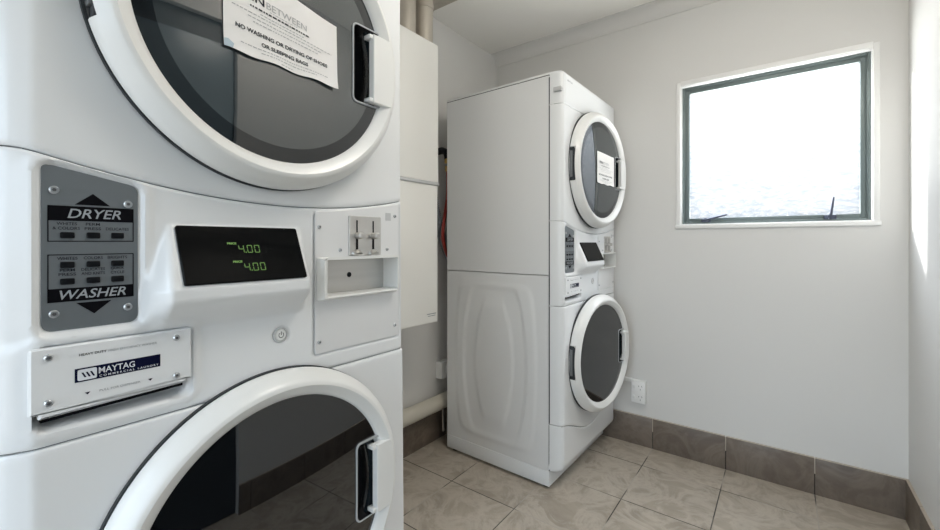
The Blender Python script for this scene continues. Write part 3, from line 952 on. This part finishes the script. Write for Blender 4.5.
# tray: raised lip on three sides, open box going back
b = MB()
TN = NF + 0.022
lip_o = rrect(0.4425, 0.9935, 0.6640, 1.0865, 0.006, 4); lip_i = rrect(0.4565, 1.0025, 0.6605, 1.0850, 0.004, 4)
n_ = len(lip_o)
rs = [[(NF - .004, *p) for p in lip_o], [(TN - .006, *p) for p in inset(lip_o, 0.002)], [(TN, *p) for p in inset(lip_o, 0.006)],
      [(TN, *p) for p in inset(lip_i, -0.002)], [(TN - .002, *p) for p in lip_i], [(NF - .035, *p) for p in lip_i]]
vv = [p for r in rs for p in r]
b.add(vv, [(k * n_ + i, k * n_ + (i + 1) % n_, (k + 1) * n_ + (i + 1) % n_, (k + 1) * n_ + i) for k in range(len(rs) - 1) for i in range(n_)], 0, False)
b.add(rs[-1], [tuple(range(n_))], 1)
b.cyl((NF - .0348, 0.553, 1.0415), (1, 0, 0), 0.0062, 0.0006, 20, 2)
b.build('coin_return_tray', [M['plastic'], M['steel'], M['black']], coin)

# ---- doors and drums
dd = make_door('dryer_door', DC[1], root, 0.112, M['dglass'])
wd = make_door('washer_door', WC[1], root, 0.112, M['wglass'], 0.010)
for nm, c in (('dryer_drum', DC), ('washer_drum', WC)):
    b = MB()
    b.lathe([(0.262, 0.050), (0.250, 0.040), (0.250, 0.0), (0.285, -0.02), (0.285, -0.45), (0.27, -0.47), (0.0005, -0.48)], c, 72)
    for k in range(3):
        a = 2 * PI * k / 3 + 0.5
        y, z = c[0] + 0.262 * math.cos(a), c[1] + 0.262 * math.sin(a)
        b.tube([(-.03, y, z), (-.44, y, z)], 0.022, 10)
    b.build(nm, M['drum'], root)

root.name = 'stacked_washer_dryer'

def children(o): return [c for c in C.objects if c.parent == o]
def copy_tree(o, parent=None, skip=()):
    kids = children(o)
    c = o.copy(); C.objects.link(c)
    if parent:
        c.parent = parent
    for k in kids:
        if not k.name.startswith(skip): copy_tree(k, c, skip)
    return c
GM = 'stacked coin laundry machines'
far = copy_tree(root, None, ('price_digits',))
root['label'] = 'large near white stacked washer and dryer with lit green 4.00 price display'
root['group'] = GM
far['label'] = 'whole white stacked washer and dryer standing against the window wall, display unlit'
far['group'] = GM
root.location = (-0.857, 0.072, 0); root.scale = (1, 1, 1.014)
FA = math.radians(1.0)
def widen(o):
    me = o.data.copy(); o.data = me
    for v in me.vertices:
        x, y, z = v.co
        if y < 0.012: v.co.y = y - 0.024 * (1 - max(0, y) / 0.012)
        if y > 0.684:
            k = -.013 if z > 1.30 else (-.013 + .003 * (1.30 - z) / .07 if z > 1.23 else (-.010 + .006 * (1.23 - z) / .38 if z > WS else .003 + .008 * min(1, (WS - z) / .45)))
            v.co.y = y + k * (y - .684) / .02
for o in children(root):
    if o.type == 'MESH' and not o.name.startswith(('dryer_door', 'washer_door', 'foot', 'dryer_drum', 'washer_drum')): widen(o)
def squeeze(o):
    me = o.data.copy(); o.data = me
    for v in me.vertices:
        z = v.co.z
        if v.co.x > 0.0048: v.co.x += 0.011 * min(1.0, (v.co.x - 0.0048) / 0.035)
        if z <= .86 or z >= 1.76: continue
        v.co.z = z - (0.015 * sstep(.86, 1.20, z) if z < 1.3 else 0.015 * (1 - sstep(1.5, 1.76, z)))
for o in children(far):
    if o.name.startswith('dryer_door'): o.location.z -= 0.016; o.location.x += 0.004; continue
    if o.name.startswith('washer_door'): o.location.z -= 0.002; o.location.x += 0.004; continue
    if o.name.startswith(('foot', 'plinth', 'washer_cabinet', 'dryer_drum', 'washer_drum', 'dryer_cabinet')): continue
    squeeze(o)
    for q_ in children(o): squeeze(q_)
far.location = (-0.853, 1.7335, 0); far.scale = (1, 0.9670, 1); far.rotation_euler = (0, 0, -FA)
for o in children(far):
    if o.name.startswith('dryer_door'): o.rotation_euler = (0, 0, -math.radians(4.6))
    if o.name.startswith('washer_door'): o.rotation_euler = (0, 0, -math.radians(6.5))

# ---- notices taped to the dryer doors
def notice(name, label, outline, n_of, text=True, loc=(0, 0, 0), rot=0, zs=1.0):
    """Sheet in (s,z) coordinates of a machine; a gentle curl lifts the edges off the glass."""
    root_ = empty(name, label, 'notice', loc, rot, 'paper notices on the dryer doors')
    A, B_, C_, D, E_ = [Vector(p) for p in outline]   # bl, br, tr, bend, tl
    def lower(u): return A.lerp(B_, u)
    tt = (D.x - E_.x) / (C_.x - E_.x)
    def upper(u): return E_.lerp(D, u / tt) if u < tt else D.lerp(C_, (u - tt) / (1 - tt))
    NU, NV = 26, 16
    def P(u, v, dn=0.0):
        q = lower(u).lerp(upper(u), v)
        curl = 0.004 * max(0, (u - .8) / .2) ** 2 + 0.003 * max(0, (.25 - v) / .25) ** 2 + 0.0012 * math.sin(9 * u + 2 * v) * (1 - v)
        wob = 0.0018 * math.sin(17 * u + 1.0) * max(0, 1 - v * 5)
        return (n_of(q.x, q.y) + 0.0028 + curl + dn, q.x, q.y + wob)
    b = MB()
    v = [P(i / NU, j / NV) for j in range(NV + 1) for i in range(NU + 1)]
    k0 = len(v)
    v += [P(i / NU, j / NV, -0.0003) for j in range(NV + 1) for i in range(NU + 1)]
    f = []
    for j in range(NV):
        for i in range(NU):
            a = j * (NU + 1) + i
            f.append((a, a + 1, a + NU + 2, a + NU + 1)); f.append((k0 + a, k0 + a + NU + 1, k0 + a + NU + 2, k0 + a + 1))
    b.add(v, f, 0, True)
    b.build('sheet', M['paper'], root_, fix=False)
    # print follows the sheet
    b = MB()
    Wd = (B_ - A).length; Hd = (E_ - A).length
    def ink(txt, x0, y0, x1, y1, mi, **k):
        vv, ff, _ = glyphs(txt, **k)
        b.add([P((x0 + p[0] * (x1 - x0)), (y0 + p[1] * (y1 - y0)), 0.0007) for p in vv], ff, mi)
    ink('INN', 0.125, 0.640, 0.315, 0.725, 0, bold=0.018); ink('BETWEEN', 0.332, 0.640, 0.69, 0.720, 1)
    ink('NO WASHING OR DRYING OF SHOES', 0.085, 0.262, 0.895, 0.312, 0, bold=0.025)
    ink('OR SLEEPING BAGS', 0.285, 0.155, 0.70, 0.205, 0, bold=0.025)
    # fine print too small to read: runs of short grey strokes
    rnd = random.Random(7)
    for y, x0, x1, hh, mi in ((0.612, .36, .60, .008, 1), (0.570, .20, .72, .020, 0), (0.525, .28, .66, .011, 1), (0.490, .06, .94, .011, 1), (0.445, .18, .84, .011, 1),
                              (0.400, .22, .80, .011, 1), (0.110, .12, .90, .011, 1), (0.070, .28, .78, .011, 1), (0.025, .45, .56, .011, 1)):
        x = x0
        while x < x1:
            w = rnd.uniform(.008, .035)
            pts = [(x, y), (min(x + w, x1), y), (min(x + w, x1), y + hh), (x, y + hh)]
            b.add([P(p[0], p[1], 0.0007) for p in pts], [(0, 1, 2, 3)], mi)
            x += w + .009
    b.build('print', [M['dark_ink'], M['faint_ink']], root_, fix=False)
    if text:
        b = MB(); b.add([P(0.0, 0.0, .001), P(0.06, 0.0, .001), P(0.07, 0.05, .001), P(0.03, 0.09, .001), P(0.0, 0.08, .001)], [(0, 1, 2, 3, 4)])
        b.build('tape', M['tape'], root_, fix=False)
    return root_
def glass_n(s, z):
    r = math.hypot(s - DC[0], z - DC[1])
    return 0.0925 + 0.008 * max(0, 1 - (r / 0.2395) ** 2)
nt1 = notice('paper_notice', 'creased white notice about shoes and sleeping bags taped to the near dryer door glass',
       [(0.239, 1.446), (0.4615, 1.4385), (0.459, 1.566), (0.366, 1.584), (0.237, 1.606)], glass_n, True, (-0.857, 0.072, 0))
nt1.scale = (1, 1, 1.014)

# far one rides on the slightly open door: place it with the door's own transform
hx, hy = 0.064, 0.352 - 0.285
nt2 = notice('paper_notice', 'small white notice taped across the round dryer door below the ceiling by the window wall',
       [(0.352 - hy - 0.072, 1.440 - DC[1]), (0.352 - hy + 0.122, 1.438 - DC[1]), (0.352 - hy + 0.125, 1.590 - DC[1]), (0.352 - hy + 0.03, 1.594 - DC[1]), (0.352 - hy - 0.068, 1.598 - DC[1])],
       lambda s, z: glass_n(s + hy, z + DC[1]) - hx, False)
bpy.context.view_layer.update()
Mf = Matrix.Translation(far.location) @ Matrix.Rotation(-FA, 4, 'Z')
nt2.location = Mf @ Vector((hx + 0.004, hy * 0.967, DC[1] - 0.016))
nt2.rotation_euler = (0, 0, -FA - math.radians(4.6))
nt2.scale = (1, 0.967, 1)

# ------------------------------------------------------------------ wall water heater between the machines
HX, HY0, HY1 = -1.300, 1.06, 1.482
wh = empty('water_heater', 'tall white wall-hung gas water heater between the two laundry machines', 'water heater', (-1.44, 1.27, 0.76))
def wbuild(b, name, mat, parent=wh):
    o = b.build(name, mat, parent)
    o.location = -Vector(wh.location) if parent == wh else o.location
    return o
b = MB(); b.bbox((XL + .02, HY0, 1.412), (HX, HY1, 2.063), 0.008, 0, 3); b.box((XL + .001, HY0 + .08, 1.5), (XL + .021, HY1 - .08, 1.95)); wbuild(b, 'casing', M['heater'])
b = MB(); b.bbox((XL + .02, HY0 + .002, 0.758), (HX - .004, HY1 - .002, 1.402), 0.006, 0, 3)
pc = wbuild(b, 'pipe_cover', M['heater'])
b = MB()
put_text(b, 'CONTINUOUS FLOW', (1.405, 0.797, 1.468, 0.802), FR, HX - .0035, 0); put_text(b, 'GAS', (1.42, 0.786, 1.462, 0.791), FR, HX - .0035, 0)
b = MB()
for (u0, u1, v0, v1) in ((1.405, 1.467, .799, .8025), (1.412, 1.462, .790, .793)):
    b.box((HX - .0042, u0, v0), (HX - .0036, u1, v1))
b.build('badge', M['grey_ink'], pc)
b = MB(); b.bbox((XL + .02, HY0 - .001, 1.400), (HX + .004, HY1 + .003, 1.414), 0.003); wbuild(b, 'joint_strip', M['grey_plastic'])
for y in (1.315, 1.430):
    b = MB(); b.cyl((HX - .048, y, 2.060), (0, 0, 1), 0.0435, 0.335, 32); b.cyl((HX - .048, y, 2.222), (0, 0, 1), 0.0465, 0.025, 32)
    wbuild(b, 'flue_pipe', M['flue'])
b = MB(); b.bbox((XL + .001, 1.02, 2.392), (-1.18, 1.692, ZC - .001), 0.004); wbuild(b, 'ceiling_plate', M['flue'])  # thin brown plate under the ceiling above the pipes

# ------------------------------------------------------------------ plumbing and sockets on the left wall, floor pipe
b = MB(); b.tube([(XL + .046, 0.0, 0.243), (XL + .046, 2.40, 0.222)], 0.041, 24)
for y in (0.9, 2.05): b.tube([(XL + .046, y, 0.2345), (XL + .046, y + .05, 0.234)], 0.046, 24)
o = b.build('waste_pipe', M['pvc']); tag(o, 'thick cream plastic waste pipe along the left wall above the skirting', 'pipe')
b = MB(); b.bbox((XL, 1.795, 0.350), (XL + .045, 1.905, 0.445), 0.005); b.bbox((XL + .04, 1.83, 0.375), (XL + .050, 1.88, 0.42), 0.004)
o = b.build('wall_socket', M['plastic']); tag(o, 'white surface socket box low on the left wall behind the far machine', 'socket')
# supply taps and hoses
tap = empty('supply_tap', 'black elbow tap with brass collar and orange knob behind the far machine', 'tap', (XL, 1.79, 1.63))
def tb(b, n, m):
    o = b.build(n, m, tap); o.location = (-XL, -1.79, -1.63); return o
b = MB(); b.tube([(XL, 1.79, 1.650), (XL + .055, 1.79, 1.652), (XL + .085, 1.792, 1.640), (XL + .092, 1.793, 1.600)], [0.02, 0.02, 0.021, 0.019], 16)
tb(b, 'elbow', M['black'])
b = MB(); b.tube([(XL + .092, 1.793, 1.600), (XL + .092, 1.793, 1.575)], 0.018, 10); b.tube([(XL + .092, 1.793, 1.560), (XL + .092, 1.793, 1.530)], 0.016, 6); tb(b, 'collar', M['brass'])
b = MB(); b.tube([(XL + .092, 1.812, 1.575), (XL + .092, 1.836, 1.575)], [0.012, 0.016], 10); tb(b, 'knob', M['orange'])
def hose(name, pts, r, mat, label, ribs=False):
    P_ = [Vector(p) for p in pts]; out = []
    for i in range(len(P_) - 1):
        a, b1, c1, d1 = P_[max(i - 1, 0)], P_[i], P_[i + 1], P_[min(i + 2, len(P_) - 1)]
        for k in range(14):
            t_ = k / 14
            out.append(0.5 * ((2 * b1) + (c1 - a) * t_ + (2 * a - 5 * b1 + 4 * c1 - d1) * t_ ** 2 + (3 * b1 - a - 3 * c1 + d1) * t_ ** 3))
    out.append(P_[-1])
    if ribs:
        o2, rs = [], []
        for i in range(len(out) - 1):
            for k in range(2):
                o2.append(out[i].lerp(out[i + 1], k / 2)); rs.append(r if k == 0 else r * .82)
        o2.append(out[-1]); rs.append(r); out = o2; r = rs
    b = MB(); b.tube(out, r, 12)
    tag(b.build(name, mat), label, 'hose')
hose('water_hose', [(XL + .092, 1.793, 1.533), (XL + .090, 1.795, 1.42), (XL + .082, 1.785, 1.30), (XL + .082, 1.762, 1.18), (XL + .086, 1.785, 1.08), (XL + .09, 1.84, 1.00), (XL + .10, 1.95, .80), (XL + .105, 2.02, .45), (XL + .105, 2.06, .15), (XL + .105, 2.10, .0098)], 0.0095, M['red'], 'red rubber water hose hanging behind the far machine')
hose('drain_hose', [(XL + .030, 1.725, 1.52), (XL + .030, 1.74, 1.40), (XL + .030, 1.78, 1.25), (XL + .030, 1.825, 1.14), (XL + .030, 1.90, 1.02), (XL + .030, 2.0, 0.90), (XL + .030, 2.08, 0.60), (XL + .030, 2.1, 0.285)], 0.026, M['ribbed'], 'grey ribbed drain hose sloping down behind the far machine', True)
b = MB(); b.tube([(XL, 1.80, 0.150 + .045), (XL + .03, 1.80, 0.195), (XL + .05, 1.80, 0.19)], 0.010, 10); b.tube([(XL + .05, 1.80, 0.19), (XL + .055, 1.80, 0.06)], 0.008, 10)
o = b.build('pipe_stub', M['chrome']); tag(o, 'short metal pipe end just above the left skirting tiles', 'pipe')

# ------------------------------------------------------------------ power point and trunking on the window wall
pp = empty('power_point', 'white double power point on the window wall beside the far machine', 'socket', (-0.638, YB, 0.298))
b = MB(); b.bbox((-0.678, YB - .030, 0.240), (-0.602, YB, 0.364), 0.004); o = b.build('backing_box', M['plastic'], pp); o.location = -Vector(pp.location)
b = MB(); b.bbox((-0.675, YB - .034, 0.243), (-0.605, YB - .029, 0.361), 0.002); o = b.build('face_plate', M['trim'], pp); o.location = -Vector(pp.location)
for z in (0.332, 0.274):
    b = MB(); b.bbox((-0.668, YB - .037, z - .008), (-0.655, YB - .033, z + .008), 0.002); o = b.build('switch', M['plastic'], pp); o.location = -Vector(pp.location)
    b = MB()
    for (x, dz, sl) in ((-0.636, .005, .35), (-0.620, .005, -.35), (-0.628, -.013, 0)):
        b.add([(x - .0012 + sl * .004, YB - .0343, z + dz + .004), (x + .0012 + sl * .004, YB - .0343, z + dz + .004), (x + .0012 - sl * .004, YB - .0343, z + dz - .004), (x - .0012 - sl * .004, YB - .0343, z + dz - .004)], [(0, 1, 2, 3)])
    o = b.build('pin_slots', M['screw_hole'], pp); o.location = -Vector(pp.location)
b = MB(); b.bbox((-0.860, YB - .014, 0.345), (-0.6785, YB, 0.366), 0.002)
o = b.build('cable_trunking', M['plastic']); tag(o, 'short white cable trunking running from the far machine to the power point', 'trunking')

# ------------------------------------------------------------------ added ceiling lamp (a guess, out of frame, fills the room with light)
LX, LY = -0.02, 0.95
cl = empty('added_ceiling_light', 'added unseen round white ceiling light that fills the room', 'light', (LX, LY, ZC))
b = MB(); b.cyl((0, 0, 0), (0, 0, -1), 0.26, 0.02, 48); b.build('base', M['trim'], cl)
b = MB(); b.tube([(0, 0, -0.02), (0, 0, -0.045), (0, 0, -0.05)], [0.25, 0.25, 0.22], 48); b.build('diffuser', M['lamp'], cl)

# ------------------------------------------------------------------ light
def area(name, loc, rot, sx, sy, power, col, portal=False):
    l = bpy.data.lights.new(name, 'AREA'); l.shape = 'RECTANGLE'; l.size = sx; l.size_y = sy
    l.energy = power; l.color = col
    o = bpy.data.objects.new(name, l); C.objects.link(o); o.location = loc; o.rotation_euler = rot
    if portal: l.cycles.is_portal = True
    return o
area('window_portal', ((OX0 + OX1) / 2, YB + 0.12, (OZ0 + OZ1) / 2), (-PI / 2, 0, 0), OX1 - OX0, OZ1 - OZ0, 1, (1, 1, 1), True)
area('front_portal', ((FX0 + FX1) / 2, YF - 0.13, (FZ0 + FZ1) / 2), (PI / 2, 0, 0), FX1 - FX0, FZ1 - FZ0, 1, (1, 1, 1), True)
pl = bpy.data.lights.new('added_fill_lamp', 'AREA'); pl.shape = 'DISK'; pl.size = 0.46; pl.energy = 2.2; pl.color = (1.0, 0.955, 0.88)  # added fill inside the guessed ceiling light
o = bpy.data.objects.new('added_fill_lamp', pl); C.objects.link(o); o.location = (LX, LY, ZC - 0.053)
sun = bpy.data.lights.new('sun', 'SUN'); sun.energy = 4; sun.angle = math.radians(2.5); sun.color = (1.0, 0.95, 0.86)
o = bpy.data.objects.new('sun', sun); C.objects.link(o)
dirv = Vector((1.0, -0.42, -0.36)).normalized()
o.rotation_euler = dirv.to_track_quat('-Z', 'Y').to_euler()

w = bpy.data.worlds.new('sky'); bpy.context.scene.world = w; w.use_nodes = True
nt = w.node_tree; nt.nodes.clear()
out = nt.nodes.new('ShaderNodeOutputWorld'); bg = nt.nodes.new('ShaderNodeBackground')
tc = nt.nodes.new('ShaderNodeTexCoord'); sp = nt.nodes.new('ShaderNodeSeparateXYZ')
nt.links.new(tc.outputs['Generated'], sp.inputs[0])
def ramp(src, stops):
    r = nt.nodes.new('ShaderNodeValToRGB'); e = r.color_ramp.elements
    e[0].position, e[1].position = stops[0][0], stops[-1][0]
    e[0].color, e[1].color = (*stops[0][1], 1), (*stops[-1][1], 1)
    for p_, c_ in stops[1:-1]: e.new(p_).color = (*c_, 1)
    nt.links.new(src, r.inputs[0])
    return r.outputs[0]
def vmap(src, f0, f1, t0=0.0, t1=1.0):
    r = nt.nodes.new('ShaderNodeMapRange')
    for k_, v_ in zip(('From Min', 'From Max', 'To Min', 'To Max'), (f0, f1, t0, t1)): r.inputs[k_].default_value = v_
    nt.links.new(src, r.inputs['Value'])
    return r.outputs[0]
def mixv(f, a, b, color=False):
    m_ = nt.nodes.new('ShaderNodeMix')
    if color: m_.data_type = 'RGBA'
    k_ = (6, 7) if color else (2, 3)
    nt.links.new(f, m_.inputs[0])
    for idx, q_ in zip(k_, (a, b)):
        if hasattr(q_, 'links'): nt.links.new(q_, m_.inputs[idx])
        else: m_.inputs[idx].default_value = (*q_, 1) if color else q_
    return m_.outputs[2] if color else m_.outputs[0]
# beyond the window: sky shaped dim near the horizon, bright higher up; behind the camera: even blue sky; glow added below the horizon to lift the ceiling
SKY_BACK, SKY_FRONT, GROUND_BACK, GROUND_FRONT = 9.5, 3.0, 8.5, 1.0
toback = vmap(sp.outputs['Y'], -0.5, 0.4)
g1 = lambda v_: (v_, v_, v_)
low = ramp(sp.outputs['Z'], [(0.0, g1(.034)), (0.11, g1(.056)), (0.34, g1(.15)), (0.58, g1(1.0))])
kb = nt.nodes.new('ShaderNodeMath'); kb.operation = 'MULTIPLY'; kb.inputs[1].default_value = SKY_BACK
nt.links.new(low, kb.inputs[0])
skyv = mixv(toback, SKY_FRONT, kb.outputs[0])
grv = mixv(toback, GROUND_FRONT, GROUND_BACK)
below = vmap(sp.outputs['Z'], 0.0, -0.06)
nt.links.new(mixv(below, skyv, grv), bg.inputs[1])
skyc = mixv(toback, (0.72, 0.86, 1.0), (0.93, 0.96, 1.0), True)
nt.links.new(mixv(below, skyc, (1.0, 0.97, 0.91), True), bg.inputs[0])
nt.links.new(bg.outputs[0], out.inputs[0])

# ------------------------------------------------------------------ camera
cam = bpy.data.cameras.new('camera'); co = bpy.data.objects.new('camera', cam); C.objects.link(co)
cam.sensor_width = 36.0; cam.lens = 415.64 / 940 * 36.0
cam.shift_y = -(265 - 241.8) / 940.0
cam.clip_start = 0.02
co.location = (0, 0, 1.135)
co.rotation_euler = (PI / 2, 0, math.radians(36.957))
sc = bpy.context.scene
sc.camera = co
sc.view_settings.view_transform = 'Standard'; sc.view_settings.look = 'None'
sc.view_settings.gamma = 1.0; sc.view_settings.use_curve_mapping = False
sc.view_settings.exposure = 0.72
sc.cycles.max_bounces = 10; sc.cycles.diffuse_bounces = 6; sc.cycles.transparent_max_bounces = 12
